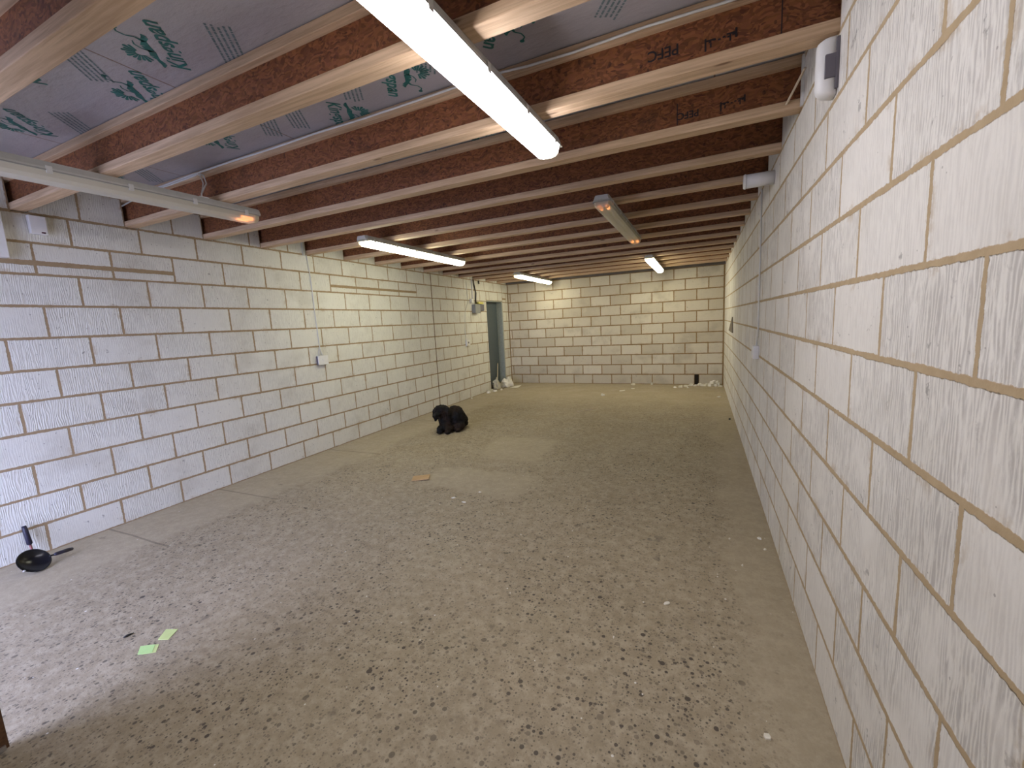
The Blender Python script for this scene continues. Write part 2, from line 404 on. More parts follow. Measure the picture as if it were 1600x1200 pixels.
# back wall: y = D, facing -y
wb = Wall(lambda a, z, d: (a, D+d, z))
def tb_(): return random.random()
for r in range(11):
    odd = r % 2 == 0
    off = .527 if odd else .302
    ps = [W-off-.45*i for i in range(12)]
    hole = (4.318, 4.402, .222) if r == 0 else None
    wb.row(r*.225, (r+1)*.225, ps, .012, W-.018, hole, (lambda: .6+.4*random.random()) if r == 0 else tb_)
    wb.cell(0, .012, r*.225, (r+1)*.225, True); wb.cell(W-.018, W, r*.225, (r+1)*.225, True)
wb.cell(0, W, ZJ, ZT)
wb.solid(-.2, 4.318, 0, ZT+.05, .001, .2); wb.solid(4.402, W+.2, 0, ZT+.05, .001, .2); wb.solid(4.318, 4.402, .222, ZT+.05, .001, .2)
wb.solid(4.318, 4.402, 0, .222, .17, .2)
tag(obj('cavity_shade_block', bx(4.318, 4.402, D+.05, D+.16, 0, .222), DARKV), 'near-black block painted as the shade inside the slot at the foot of the end wall', None, None, 'structure')  # solid block, the slot's inner shade is put into its colour
wb.finish('wall_back', MB_B)['label'] = 'far end wall of buff white blocks with a dark slot near the floor'
# front wall, behind the camera, with the open doorway that lets daylight in
DO = (.20, 2.10, 2.12)
wf = Wall(lambda a, z, d: (a, YF-d, z))
for r in range(12):
    ps = [.225*(r % 2)+.45*i for i in range(12)]
    wf.row(r*.225, min((r+1)*.225, ZT), ps, 0, W, DO)
wf.solid(-.2, DO[0], 0, ZT+.05, .001, .2); wf.solid(DO[1], W+.2, 0, ZT+.05, .001, .2); wf.solid(DO[0], DO[1], DO[2], ZT+.05, .001, .2)
wf.finish('wall_front', MB_L)['label'] = 'front wall behind the viewer with an open doorway'
# floor and ceiling
tag(obj('floor', bx(-.6, W+.2, YF-.2, D+.2, -.12, 0), FLOOR), 'concrete floor with exposed dark pebbles and white flecks', None, None, 'structure')
tag(obj('ground_outside', bx(-12, 14, YF-14, YF-.2, -.16, -.04), plain('pale_yard_concrete', (.42, .41, .39), .8)), 'pale yard outside the front doorway', None, None, 'structure')
ceil = tag(obj('ceiling', bx(-.2, W+.2, YF-.2, D+.2, ZT, ZT+.08), FOIL), 'foil faced insulation boards above the joists', None, None, 'structure')
tag(obj('trim_1', bx(.0, W, D-.07, D-.001, ZJ+.001, ZJ+.05), GREYT), 'dark timber plate along the top of the end wall', None, None, 'structure')

# doorway at the far end of the left wall
d1 = thing('door_1', 'dark grey door set back in the opening at the far end of the left wall', None); d1['kind'] = 'structure'
obj('door_panel', bx(-.19, -.15, HOLE[0], HOLE[1]-.002, .09, HOLE[2]), STEELD, d1, bevel=.002)
obj('door_jamb', bx(-.15, -.004, HOLE[1]-.045, HOLE[1], 0, HOLE[2]), JAMB, d1, bevel=.003)
obj('door_head', bx(-.15, -.01, HOLE[0], HOLE[1]-.045, HOLE[2]-.02, HOLE[2]), JAMB, d1)
obj('door_sill', bx(-.19, -.10, HOLE[0], HOLE[1]-.045, 0, .09), MORT, d1)
# open leaf of the front door: its free end just enters the picture at the lower left
d2 = thing('door_2', 'brown timber door leaf standing open at the lower left edge of the picture', None, (2.115, YF+.01, 0), 0); d2['kind'] = 'structure'
ang = math.atan2(2.045-2.115, .47-YF-.01)
Ld = math.hypot(2.045-2.115, .47-YF-.01)
d2.rotation_euler = (0, 0, -ang)
obj('door_panel', bx(-.035, .008, 0, Ld, .012, 2.06), DOORW, d2, bevel=.002)
obj('kick_strip', bx(.008, .014, .01, Ld-.01, .012, .030), METAL, d2)
obj('door_handle', tb([(.008, Ld-.08, 1.02), (.05, Ld-.08, 1.02), (.055, Ld-.09, 1.02), (.055, Ld-.2, 1.02)], .01), METAL, d2, True)

# ------------------------------------------------------------ joists
ORD = ['first', 'second', 'third', 'fourth', 'fifth', 'sixth', 'seventh', 'eighth', 'ninth', 'tenth', 'eleventh', 'twelfth', 'thirteenth', 'fourteenth', 'fifteenth', 'sixteenth', 'seventeenth']
LJ = W+.20
me_cache = {}
def joist(y, label):
    t = thing('ceiling_joist', label, 'joist', (-.1, y, ZJ), math.atan2(SK, W), 'timber I-joists spanning the ceiling')
    def part(nm, mat, *b):
        if nm not in me_cache: me_cache[nm] = obj(nm, bx(*b), mat, t, bevel=.003 if 'flange' in nm else 0)
        else:
            o = me_cache[nm].copy(); COL.objects.link(o); o.parent = t
    part('bottom_flange', PINE, 0, LJ, -HW, HW, 0, .045)
    part('web', OSB, 0, LJ, -.006, .006, .045, ZT-ZJ-.045)
    part('top_flange', PINE, 0, LJ, -HW, HW, ZT-ZJ-.045, ZT-ZJ-.003)
    return t
joists = []
for i, y in enumerate(JY[1:]):
    if i == 0: lab = 'I-joist nearest the viewer, crossing the upper left corner of the picture'
    elif i == 1: lab = 'broad pine and strand board I-joist, second from the near end, above the unlit left lamp'
    elif i == 3: lab = 'I-joist carrying the pale cable along its upper flange, fourth from the near end'
    elif i == 15: lab = 'last I-joist at the far end, next to the end wall'
    else: lab = 'timber I-joist with reddish brown web, %s counted from the near end' % ORD[i]
    joists.append(joist(y, lab))
joist(JY[0], 'I-joist close to the front wall, behind the viewer')

# printed marks ----------------------------------------------------------------
def text_mesh(s, size, shear=0, offset=0.0, squeeze=1.0):
    cu = bpy.data.curves.new('t', 'FONT'); cu.body = s; cu.size = size; cu.shear = shear; cu.offset = offset; cu.resolution_u = 3
    o = bpy.data.objects.new('t', cu); COL.objects.link(o)
    bpy.context.view_layer.update()
    me = bpy.data.meshes.new_from_object(o.evaluated_get(bpy.context.evaluated_depsgraph_get()))
    bpy.data.objects.remove(o)
    bm = bmesh.new(); bm.from_mesh(me); bpy.data.meshes.remove(me)
    for v in bm.verts: v.co.x *= squeeze
    return bm
def poly(bm, pts):
    bm.faces.new([bm.verts.new((x, y, 0)) for x, y in pts])
def ribbon(bm, pts, wd):
    for i in range(len(pts)-1):
        (x0, y0), (x1, y1) = pts[i], pts[i+1]; w0 = wd[i] if isinstance(wd, list) else wd; w1 = wd[i+1] if isinstance(wd, list) else wd
        L = math.hypot(x1-x0, y1-y0) or 1; nx, ny = -(y1-y0)/L, (x1-x0)/L
        poly(bm, [(x0+nx*w0, y0+ny*w0), (x0-nx*w0, y0-ny*w0), (x1-nx*w1, y1-ny*w1), (x1+nx*w1, y1+ny*w1)])
def lion(bm):
    cx, cy = .10, .150
    for k in range(11):          # fan of the mane
        a = math.radians(20+k*19); r = .052+.008*(k % 2)
        poly(bm, [(cx+.016*math.cos(a-.16), cy+.016*math.sin(a-.16)), (cx+r*math.cos(a-.12), cy+r*math.sin(a-.12)), (cx+r*1.08*math.cos(a), cy+r*1.08*math.sin(a)), (cx+r*math.cos(a+.12), cy+r*math.sin(a+.12)), (cx+.016*math.cos(a+.16), cy+.016*math.sin(a+.16))])
    ribbon(bm, [(.055, .098), (.085, .105), (.12, .10), (.155, .108), (.19, .10)], [.004, .014, .013, .017, .008])   # body
    ribbon(bm, [(.185, .10), (.21, .12), (.215, .15), (.235, .17), (.262, .165)], [.008, .004, .003, .003, .004])   # tail
    poly(bm, [(.262+.011*math.cos(a), .165+.011*math.sin(a)) for a in [k*.7854 for k in range(8)]])
    ribbon(bm, [(.06, .10), (.03, .092), (.005, .10)], [.008, .011, .003]); ribbon(bm, [(.19, .10), (.215, .085), (.235, .09)], [.010, .012, .003])
    ribbon(bm, [(.12, .10), (.135, .13), (.16, .145), (.185, .14)], [.005, .003, .003, .002])
def place(bm, o, d, z=ZT-.0012):       # lay a drawing on the underside of the ceiling: o = origin, d = reading direction
    dx, dy = d; L = math.hypot(dx, dy); dx /= L; dy /= L
    for v in bm.verts:
        x, y = v.co.x, v.co.y
        v.co = Vector((o[0]+dx*x+dy*y, o[1]+dy*x-dx*y, z))
def kprint(o, d):
    bm = text_mesh('Kingspan', .098, .25, .0022, .92); lion(bm)
    # three small leaves trail under the word's start
    place(bm, o, d); obj('printed_logo', bm, TEAL, ceil)['label'] = 'teal lion emblem and brand word printed on the foil'
def lines(o, d, n=5, L=.26):
    bm = bmesh.new()
    for i in range(n):
        x = 0
        while x < L:
            wd = random.uniform(.008, .03); poly(bm, [(x, -i*.021), (x+wd, -i*.021), (x+wd, -i*.021-.009), (x, -i*.021-.009)]); x += wd+.004
    place(bm, o, d); obj('printed_small_lines', bm, GREYINK, ceil)
dl, dr = (.66, -.75), (-.57, .82)
for q in ((2.30, 1.36), (1.00, 1.37), (1.72, 1.42+.62), (1.62, .80+.62-.05), (.36, 1.98), (-.02, 1.43)): pass
for q in ((2.29, 1.365), (.985, 1.375), (1.665, 2.005), (1.30, .40), (.39, 2.02), (1.62, 1.12), (1.876, 1.504), (1.02, 2.42)): kprint(q, dl)
for q in ((2.600, 1.848), (3.105, 1.705), (3.72, 1.60), (3.9, 1.05), (3.2, 2.42), (4.35, 2.3)): kprint(q, dr)
for q in ((2.44, 1.44), (1.96, 1.98), (1.80, 1.22), (1.10, 1.45), (.55, 2.05)): lines((q[0]+.03, q[1]-.03), dl)
for q in ((2.44, 1.80), (2.93, 1.72), (3.4, 1.7), (4.25, 1.75), (2.9, 2.45)): lines(q, dr)
# stamps on the joist webs (upside down, as the joists were laid)
def stamp(jo, xc, z, s, size):
    bm = text_mesh(s, size, 0, .001)
    xs = [v.co.x for v in bm.verts]; wd = max(xs)-min(xs)
    for v in bm.verts: v.co = Vector((xc+wd/2-v.co.x, -.0075, z-v.co.y))
    obj('web_stamp', bm, BLACKINK, jo)
def bracket(jo, xc, z):
    bm = bmesh.new()
    def b(x0, x1, z0, z1): box(bm, x0, x1, -.0078, -.0068, z0, z1)
    b(xc-.060, xc-.053, z-.026, z+.02); b(xc+.050, xc+.058, z-.004, z+.03); b(xc-.053, xc-.02, z+.008, z+.014)
    for k in range(6): b(xc-.045+k*.017, xc-.035+k*.017, z+.002+.004*(k % 2), z+.008+.004*(k % 2))
    b(xc+.02, xc+.05, z+.012, z+.018); b(xc+.03, xc+.036, z-.012, z+.012); b(xc-.04, xc-.034, z-.016, z+.0)
    obj('web_stamp', bm, BLACKINK, jo)
j3, j4 = joists[3], joists[4]
stamp(j3, 4.278+.1, .135, 'PEFC', .058); bracket(j3, 4.495+.1, .10)
stamp(j4, 4.36+.1, .118, 'PEFC', .05); bracket(j4, 4.575+.1, .105)
bm = bmesh.new(); box(bm, 4.80, 4.804, -.0078, -.0068, .05, .19); obj('web_stamp', bm, BLACKINK, j3)
bm = bmesh.new(); box(bm, 4.40, 4.405, -.0078, -.0068, .06, .17); obj('web_stamp', bm, BLACKINK, j4)

# ------------------------------------------------------------ lamps
def lamp(x, y0, y1, mode, label, glow=(), rz=0):
    t = thing('fluorescent_lamp', label, 'ceiling lamp', (x, (y0+y1)/2, ZJ), rz, 'twin tube batten lamps under the joists')
    L = (y1-y0)/2
    bm = bmesh.new(); s = [(-.056, 0), (.056, 0), (.070, -.034), (.070, -.044), (-.070, -.044), (-.070, -.034)]
    def prism(bm, sec, a, b, ea=1, eb=1, zc=-.04):
        R = []
        for yy, e in ((a, ea), (b, eb)): R.append([bm.verts.new((px*e, yy, zc+(pz-zc)*e)) for px, pz in sec])
        n = len(sec)
        for k in range(n): bm.faces.new((R[0][k], R[0][(k+1) % n], R[1][(k+1) % n], R[1][k]))
        bm.faces.new(R[0][::-1]); bm.faces.new(R[1])
    prism(bm, s, -L+.025, L-.025); prism(bm, s, -L, -L+.025, .82, 1, -.01); prism(bm, s, L-.025, L, 1, .82, -.01)
    obj('lamp_body', bm, BODY, t)
    bm = bmesh.new(); box(bm, -.074, .074, -L+.012, L-.012, -.050, -.044); obj('gasket', bm, RIM, t)
    sec = [(-.068, -.050), (-.062, -.078), (-.046, -.096), (-.02, -.103), (.02, -.103), (.046, -.096), (.062, -.078), (.068, -.050)]
    e = .05
    bm = bmesh.new(); prism(bm, sec, -L+e, L-e)
    obj('lens', bm, LENS[mode] if mode else CLEAR, t)
    for sg in (-1, 1):
        bm = bmesh.new(); a, b = (L-e, L-.012) if sg > 0 else (-L+.012, -L+e)
        prism(bm, sec, a, b, 1 if sg > 0 else .80, .80 if sg > 0 else 1, -.05); obj('lens_end', bm, CLEAR, t)
    for sx in (-1, 1):
        if not mode:
            tu = obj('tube', tb([(sx*.028, -L+.07, -.072), (sx*.028, L-.07, -.072)], .012, 10), TUBE, t, True)
            for sg in (-1, 1):
                g = (sg in glow)
                o = obj('tube_end', tb([(sx*.028, sg*(L-.145), -.0735), (sx*.028, sg*(L-.055), -.0735)], .0145, 10), GLOW if g else METAL, tu, True)
                if g: o['label'] = 'glowing orange tube end'
        for k in range(6):
            yy = -L+.12+(2*L-.24)*k/5
            obj('clip', bx(sx*.071-.004, sx*.071+.004, yy-.012, yy+.012, -.062, -.026), CLIP, t)
    return t
lamp(3.635, .35, 2.37, 'cool', 'large lit white lamp at the top centre, nearest the viewer', (), -.032)
lamp(1.215, .37, 2.37, None, 'unlit lamp at the upper left, grey body with a dull yellowish lens', (1,), -.025)
lamp(1.245, 3.50, 5.53, 'neutral', 'lit lamp beside the left wall, in the middle of the left row')
lamp(3.70, 3.53, 5.50, None, 'unlit lamp in the middle of the ceiling with orange glowing tube ends', (-1, 1))
lamp(1.20, 7.62, 9.60, 'warm', 'small looking lit lamp at the far left near the doorway')
lamp(3.665, 7.25, 9.35, 'warm', 'lit lamp at the far right close to the end wall')

# ------------------------------------------------------------ cables, boxes and sensors
ycf = lambda x: 2.13+SK*(x+.1)/W-HW-.006
cpts = [(.015, 2.64), (.3, 2.67), (.58, 2.69), (1.0, 2.700), (1.45, 2.702), (1.9, 2.698), (2.3, 2.702), (2.67, 2.696), (3.0, 2.697), (3.3, 2.700), (3.55, 2.698), (3.68, 2.688), (3.9, 2.683), (4.2, 2.690), (4.5, 2.684), (4.75, 2.686), (W-.01, 2.68)]
bm = tb([(x, ycf(x), z) for x, z in cpts], .0055, 8); tube(bm, [(.3, ycf(.3)-.001, 2.680), (.7, ycf(.7)-.002, 2.679), (1.0, ycf(1)-.002, 2.686), (1.08, ycf(1.08)-.003, 2.688)], .005, 8)
cab = obj('lighting_cable', bm, CABLE, None, True)
tag(cab, 'pale electric cable clipped along the upper flange of the fourth joist', 'cable')
bm = bmesh.new(); tube(bm, [(1.11, ycf(1)-.016, 2.682), (1.14, ycf(1)-.018, 2.67), (1.17, ycf(1)-.022, 2.61), (1.175, 2.02, 2.52), (1.20, 2.01, 2.478)], .005, 8)
tube(bm, [(1.14, ycf(1)-.020, 2.682), (1.18, ycf(1)-.020, 2.66), (1.206, ycf(1)-.024, 2.60), (1.21, 2.0, 2.52), (1.23, 1.985, 2.478)], .005, 8)
tag(obj('lamp_flex', bm, CABLE, None, True), 'pair of pale flexes dropping onto the unlit left lamp', 'cable')
tag(obj('cable_gland', bx(1.19, 1.24, 1.97, 2.03, ZJ-.001, ZJ+.02), WHITEP), 'white gland on top of the unlit left lamp where its flexes enter', 'gland')

def wcable(name, pts, r, mat, label, cat='cable'):
    return tag(obj(name, tb(pts, r, 8), mat, None, True), label, cat)
wcable('socket_cable', [(.008, 3.885, 2.468), (.008, 3.91, 2.2), (.008, 3.915, 1.8), (.008, 3.925, 1.35), (.010, 3.93, 1.30), (.018, 3.945, 1.228)], .006, CABLE, 'pale cable running down the left wall to the white switch box')
wcable('socket_cable', [(.007, 3.925, 1.34), (.012, 3.90, 1.29), (.018, 3.895, 1.228)], .005, CABLE, 'short cable loop beside the pale cable above the white switch box')
t = thing('switch_box', 'white surface switch box on the left wall at the end of a hanging cable', 'switch box', (0, 3.93, 1.17))
obj('back_box', bx(.001, .035, -.075, .075, -.055, .055), GREYP, t, bevel=.003)
fp = obj('face_plate', bx(.035, .045, -.078, .078, -.058, .058), WHITEP, t, bevel=.003)
obj('rocker', bx(.045, .050, -.012, .012, -.02, .02), WHITEP, t, bevel=.002)
obj('trunking', bx(.001, .02, 3.83, 3.86, ZJ-.02, ZT-.02), BODY)
tag(bpy.data.objects['trunking'], 'short grey trunking strip at the top of the left wall above the switch cable', 'trunking')
# movement joint sealant line
tag(obj('trim_2', bx(-.004, .0008, MJ-.005, MJ+.005, 0, ZJ-.006), DARKV), 'dark vertical movement joint in the left wall', None, None, 'structure')
# distribution box group by the far door
t = thing('distribution_box', 'grey electrical box with a dark side unit on the left wall beside the far doorway', 'electrical box', (0, 8.1, 1.87))
obj('enclosure', bx(.001, .09, -.14, .08, -.10, .085), MIDG, t, bevel=.004)
obj('side_unit', bx(.001, .07, .09, .30, -.05, .09), GREYP, t, bevel=.004)
obj('sticker', bx(.001, .06, .06, .30, .10, .14), YEL, t)
t = thing('junction_box', 'small white junction box above the grey electrical box on the left wall', 'electrical box', (0, 7.93, 2.03))
obj('housing', bx(.001, .05, -.045, .045, -.05, .04), WHITEP, t, bevel=.004)
wcable('conduit', [(.014, 8.0, 2.47), (.014, 8.0, 1.97)], .012, WHITEP, 'white conduit down the left wall beside the black cable', 'conduit')
wcable('supply_cable', [(.02, 8.06, 2.47), (.02, 8.09, 2.35), (.02, 8.15, 2.2), (.02, 8.12, 2.05), (.03, 8.11, 1.972)], .014, BLACKP, 'thick black cable dropping into the grey electrical box')
wcable('supply_cable', [(.02, 8.30, 2.47), (.02, 8.31, 2.40)], .014, BLACKP, 'short black cable stub hanging at the ceiling near the far doorway')
wcable('drop_cable', [(.006, 7.78, 2.42), (.006, 7.80, 2.0), (.006, 7.66, 1.8), (.006, 7.60, 1.4), (.010, 7.62, 1.21)], .005, CABLE, 'thin pale cable running down to the small white socket on the left wall')
t = thing('wall_socket', 'small white socket on the left wall short of the far doorway', 'socket', (0, 7.67, 1.16))
obj('face_plate', bx(.001, .035, -.075, .075, -.06, .06), WHITEP, t, bevel=.004)
obj('socket_dark_plate', bx(.035, .0365, -.02, .02, -.01, .025), GREYP, t)  # small dark grey plate on the socket's face
# alarm items at near left
t = thing('alarm_contact', 'small white alarm box with a dark red light under the left ceiling', 'alarm', (0, 1.545, 2.385))
obj('housing', bx(.001, .045, -.045, .045, -.062, .066), WHITEP, t, bevel=.004)
obj('indicator', bx(.045, .047, .008, .030, -.056, -.046), RED, t)
t = thing('control_panel', 'white wall panel cut off by the left edge of the picture', 'panel', (0, 1.25, 2.29))
obj('housing', bx(.001, .06, -.13, .115, -.155, .15), WHITEP, t, bevel=.005)
# right wall
t = thing('motion_sensor', 'white rounded motion sensor with dark grey side panel high on the right wall', 'sensor', (W, 2.055, 2.365))
bm = bmesh.new(); prof = []
n = 12
sec = [(-.058*math.sin(math.pi*k/n)**.55-.006, .038*math.cos(math.pi*k/n)) for k in range(n+1)]
zs = [(-.098, .45), (-.092, .75), (-.08, .93), (-.065, 1), (.075, 1), (.088, .95), (.094, .8)]
R = [[bm.verts.new((px*k, py*(.4+.6*k), z)) for px, py in sec] for z, k in zs]
for A, B in zip(R, R[1:]):
    for k in range(n): bm.faces.new((A[k], A[k+1], B[k+1], B[k]))
    bm.faces.new((A[n], A[0], B[0], B[n]))
bm.faces.new(R[0]); bm.faces.new(R[-1][::-1])
obj('housing', bm, WHITEP, t, True)
obj('back_plate', bx(-.010, -.001, -.045, .045, -.085, .085), GREYP, t)
obj('side_panel', bx(-.042, -.004, -.0425, -.030, -.045, .035), GREYP, t, bevel=.002)
t = thing('vent_pipe', 'white stub pipe sticking out of the right wall below the joists', 'pipe', (W, 3.50, 2.385))
obj('pipe', tb([(-.001, 0, 0), (-.17, 0, 0)], .045, 28), WHITEP, t, True)
obj('end_cap', tb([(-.17, 0, 0), (-.175, 0, 0), (-.185, 0, 0)], [.049, .049, .044], 28), WHITEP, t, True)
t = thing('wall_switch', 'white switch box on the right wall under a vertical cable', 'switch box', (W, 4.10, 1.155))
obj('housing', bx(-.045, -.001, -.06, .06, -.055, .055), WHITEP, t, bevel=.004)
obj('rocker', bx(-.05, -.045, -.015, .015, -.02, .02), WHITEP, t)
wcable('switch_cable', [(W-.008, 4.10, 2.46), (W-.008, 4.09, 1.9), (W-.008, 4.08, 1.35), (W-.016, 4.09, 1.21)], .006, CABLE, 'pale cable running down the right wall to the white switch box')
bm = bmesh.new(); vs = [bm.verts.new(v) for v in ((W-.001, 7.3, 1.43), (W-.001, 8.1, 1.20), (W-.001, 7.2, 1.19))]; f = bm.faces.new(vs)
r = bmesh.ops.extrude_face_region(bm, geom=[f]); [setattr(v.co, 'x', v.co.x-.012) for v in r['geom'] if isinstance(v, bmesh.types.BMVert)]
tag(obj('mortar_patch', bm, MORT), 'grey triangular mortar patch far along the right wall', 'patch')
tag(obj('packing_lath', tb([(W-.02, 2.50, 2.585), (W-.07, 2.66, 2.50)], .006, 6), STICK), 'thin pale lath wedged at the right wall end of a joist', 'lath')
tag(obj('trunking', bx(W-.012, W-.001, 2.62, 2.64, ZJ, ZT-.02), CABLE), 'pale trunking strip beside a joist end at the top of the right wall', 'trunking')

# ------------------------------------------------------------ things on the floor
def pan(label):
    t = thing('frying_pan', label, 'frying pan', (.325, 1.085, 0), 0)
    TM = Matrix.Translation((0, 0, .006)) @ Matrix.Scale(1.06, 4) @ Matrix.Rotation(math.radians(50), 4, Vector((-.35, 1, 0)).normalized()) @ Matrix.Translation((-.066, .0, 0))
    def p(name, bm, mat):
        bm.transform(TM); return obj(name, bm, mat, t, True)
    bm = bmesh.new(); lathe(bm, [(.058, .001), (.066, .003), (.080, .026), (.083, .028), (.077, .026), (.063, .007), (.002, .006)], 36); p('pan_body', bm, PANM)
    bm = bmesh.new(); tube(bm, [(-.01, .076, .022), (-.012, .100, .026)], .006, 8); p('neck', bm, PANM)
    bm = bmesh.new(); tube(bm, [(-.012, .098, .026), (-.014, .112, .028), (-.03, .180, .020), (-.036, .205, .012)], [.007, .012, .013, .010], 12); p('handle', bm, PANH)
    bm = bmesh.new(); tube(bm, [(.056, -.055, .026), (.062, -.060, .026)], .007, 8); p('rivet', bm, METAL)
    return t
pan('black frying pan tilted on the floor at the foot of the left wall')
t = thing('hand_tool', 'upright black handled tool with a reddish shank leaning on the wall behind the pan', 'tool', (.080, 1.165, -.0))
obj('shank', tb([(.0, 0, .001), (-.022, -.004, .125)], .007, 8), COPPER, t, True)
obj('grip', tb([(-.021, -.004, .115), (-.023, -.004, .125), (-.040, -.006, .225), (-.045, -.007, .255)], [.010, .016, .015, .012], 12), PANH, t, True)
def note(pts, label, mat, z=.001, lift=0):
    bm = bmesh.new(); n = len(pts)
    lo = [bm.verts.new((x, y, z)) for x, y in pts]; hi = [bm.verts.new((x, y, z+.0012+(lift if k == 0 else 0))) for k, (x, y) in enumerate(pts)]
    bm.faces.new(lo[::-1]); bm.faces.new(hi)
    for k in range(n): bm.faces.new((lo[k], lo[(k+1) % n], hi[(k+1) % n], hi[k]))
    return tag(obj('sticky_note', bm, mat), label, 'sticky note')
def sq(cx, cy, s, a):
    return [(cx+s*math.cos(a+math.pi/4+k*math.pi/2)*.7071, cy+s*math.sin(a+math.pi/4+k*math.pi/2)*.7071) for k in range(4)]
note([(1.947, .919), (2.000, .953), (1.950, .992), (1.890, .957)], 'pale green sticky note closer to the viewer, on top of another', NOTE, .0025, .003)
note([(1.962, .928), (2.014, .962), (1.964, 1.001), (1.904, .966)], 'yellowish green sticky note mostly hidden beneath the nearer green note', NOTE2)
note([(1.925, 1.016), (1.974, 1.036), (1.934, 1.102), (1.872, 1.078)], 'pale green sticky note lying alone, the farther of the green notes', NOTE2, .001, .004)
t = tag(obj('pen_stub', tb([(1.733, .957, .006), (1.733, .972, .006), (1.735, .984, .005), (1.739, .998, .004)], [.003, .006, .005, .002], 8), BLACKP, None, True), 'small black sliver lying left of the green notes', 'scrap')
bm = bmesh.new(); box(bm, -.085, .085, -.065, .065, .002, .010)
for v in bm.verts: v.co.z += .006*(v.co.x > 0)
o = obj('cardboard_piece', bm, CARD); o.location = (1.86, 3.34, 0); o.rotation_euler = (0, 0, .5); tag(o, 'flat brown cardboard piece on the floor in front of the dog', 'cardboard')

def chip(x, y, s, hgt, label, grp=None, mat=PAPER, z=0, flat=.5, name='paper_scrap', cat='scrap'):
    bm = bmesh.new(); n = random.randint(5, 7); a0 = random.random()*6
    lo, hi = [], []
    el = random.uniform(.45, .9); ra = random.random()*3
    for k in range(n):
        a = a0+k*2*math.pi/n; r = s*random.uniform(.7, 1.1)
        px, py = r*math.cos(a), el*r*math.sin(a); qx, qy = px*math.cos(ra)-py*math.sin(ra), px*math.sin(ra)+py*math.cos(ra)
        lo.append(bm.verts.new((qx, qy, 0))); hi.append(bm.verts.new((qx*.9, qy*.9, hgt*random.uniform(.4, 1.2))))
    bm.faces.new(lo[::-1]); c = bm.verts.new((0, 0, hgt*1.1))
    for k in range(n):
        bm.faces.new((lo[k], lo[(k+1) % n], hi[(k+1) % n], hi[k])); bm.faces.new((hi[k], hi[(k+1) % n], c))
    o = obj(name, bm, mat); o.location = (x, y, z+.0005); return tag(o, label, cat, grp)
chip(2.445, 3.017, .022, .008, 'white chip on the bare floor, nearest of three behind the cardboard piece')
chip(2.583, 2.961, .022, .006, 'thin white chip right of the nearest chip behind the cardboard piece')
chip(2.61, 3.20, .018, .006, 'small white chip farthest of three behind the cardboard piece')
chip(2.667, 8.27, .05, .035, 'pale block shaped lump on the far floor, alone', name='plaster_lump', cat='lump')
chip(2.95, 8.85, .07, .015, 'long white scrap on the floor before the end wall')
chip(3.12, 9.15, .05, .012, 'white scrap behind the long scrap before the end wall')
chip(3.05, 9.70, .07, .03, 'white scrap touching the foot of the end wall left of centre')
chip(3.45, 9.74, .035, .05, 'tiny white scrap at the foot of the end wall')
chip(4.282, 2.16, .022, .005, 'white fleck on the floor near the right wall, closest to the viewer')
chip(4.671, 2.663, .012, .006, 'white chip near the foot of the right wall')
chip(4.815, 2.90, .012, .008, 'white crumb touching the right wall, nearer one')
chip(4.80, 3.04, .018, .008, 'white crumb touching the right wall, farther one')
chip(4.62, 2.98, .013, .004, 'pale crumb left of the crumbs by the right wall')
chip(4.66, 1.53, .018, .005, 'pale splinter at the foot of the right wall, bottom of the picture')
chip(4.74, 8.35, .035, .02, 'white chip on the floor before the far right corner')
chip(4.815, 6.56, .025, .02, 'dark crumb against the right wall', mat=BLACKP)
chip(.08, 7.56, .04, .03, 'white lump at the foot of the left wall past the dog')
o = tag(obj('wood_splinter', tb([(2.58, 6.66, .008), (2.80, 6.98, .008)], .006, 6), STICK), 'long thin pale splinter on the middle of the far floor', 'splinter')
pts = [(4.06, 9.42, .05), (4.16, 9.50, .05), (4.25, 9.66, .06), (4.33, 9.60, .05), (4.42, 9.70, .07), (4.50, 9.63, .06), (4.56, 9.72, .05), (4.62, 9.62, .07), (4.67, 9.70, .08), (4.73, 9.63, .06), (4.78, 9.70, .07), (4.80, 9.56, .05), (3.95, 9.36, .04), (4.20, 9.35, .03)]
for x, y, s in pts: chip(x, y, s, s*random.uniform(.5, .9), 'crumpled white scrap in the litter in the far right corner', 'white scraps in the far right corner')
for x, y, s, z in ((4.66, 9.66, .05, .055), (4.70, 9.72, .045, .06), (4.75, 9.68, .04, .05)): chip(x, y, s, .05, 'crumpled white scrap in the litter in the far right corner', 'white scraps in the far right corner', z=z)
# litter by the far doorway
for x, y, s, m, lb in ((.10, 8.30, .06, PAPER, 'white scrap at the near end of the doorway litter'), (.07, 8.42, .08, CLOTH, 'dusty flattened rag piece, second from the near end of the doorway litter'), (.17, 8.50, .05, PAPER, 'white scrap of the doorway litter lying farthest from the wall'), (.05, 8.56, .05, PAPER, 'white scrap against the wall just short of the far door opening'), (.12, 8.66, .05, MORT, 'grey brown crumb in the middle of the doorway litter'), (.22, 8.72, .04, PAPER, 'small white scrap before the greyish sack'), (.20, 8.86, .04, MORT, 'grey brown crumb between the greyish sack and the room')):
    chip(x, y, s, s*.7, lb, 'litter at the foot of the far doorway', mat=m)
def sack(label, cx, cy, rx, ry, h, mat, seed):
    random.seed(seed); bm = bmesh.new(); bmesh.ops.create_icosphere(bm, subdivisions=3, radius=1)
    for v in bm.verts:
        c = v.co; k = 1+.22*math.sin(5*c.x+seed)*math.cos(4*c.y+c.z*3)+.1*math.sin(11*c.y+7*c.z)
        z = max(c.z, -.35)
        v.co = Vector((c.x*rx*k, c.y*ry*k, (z+.35)*h/1.35*(k if z > 0 else 1)))
    o = obj('sack', bm, mat, None, False); o.location = (cx, cy, .001); return tag(o, label, 'sack')
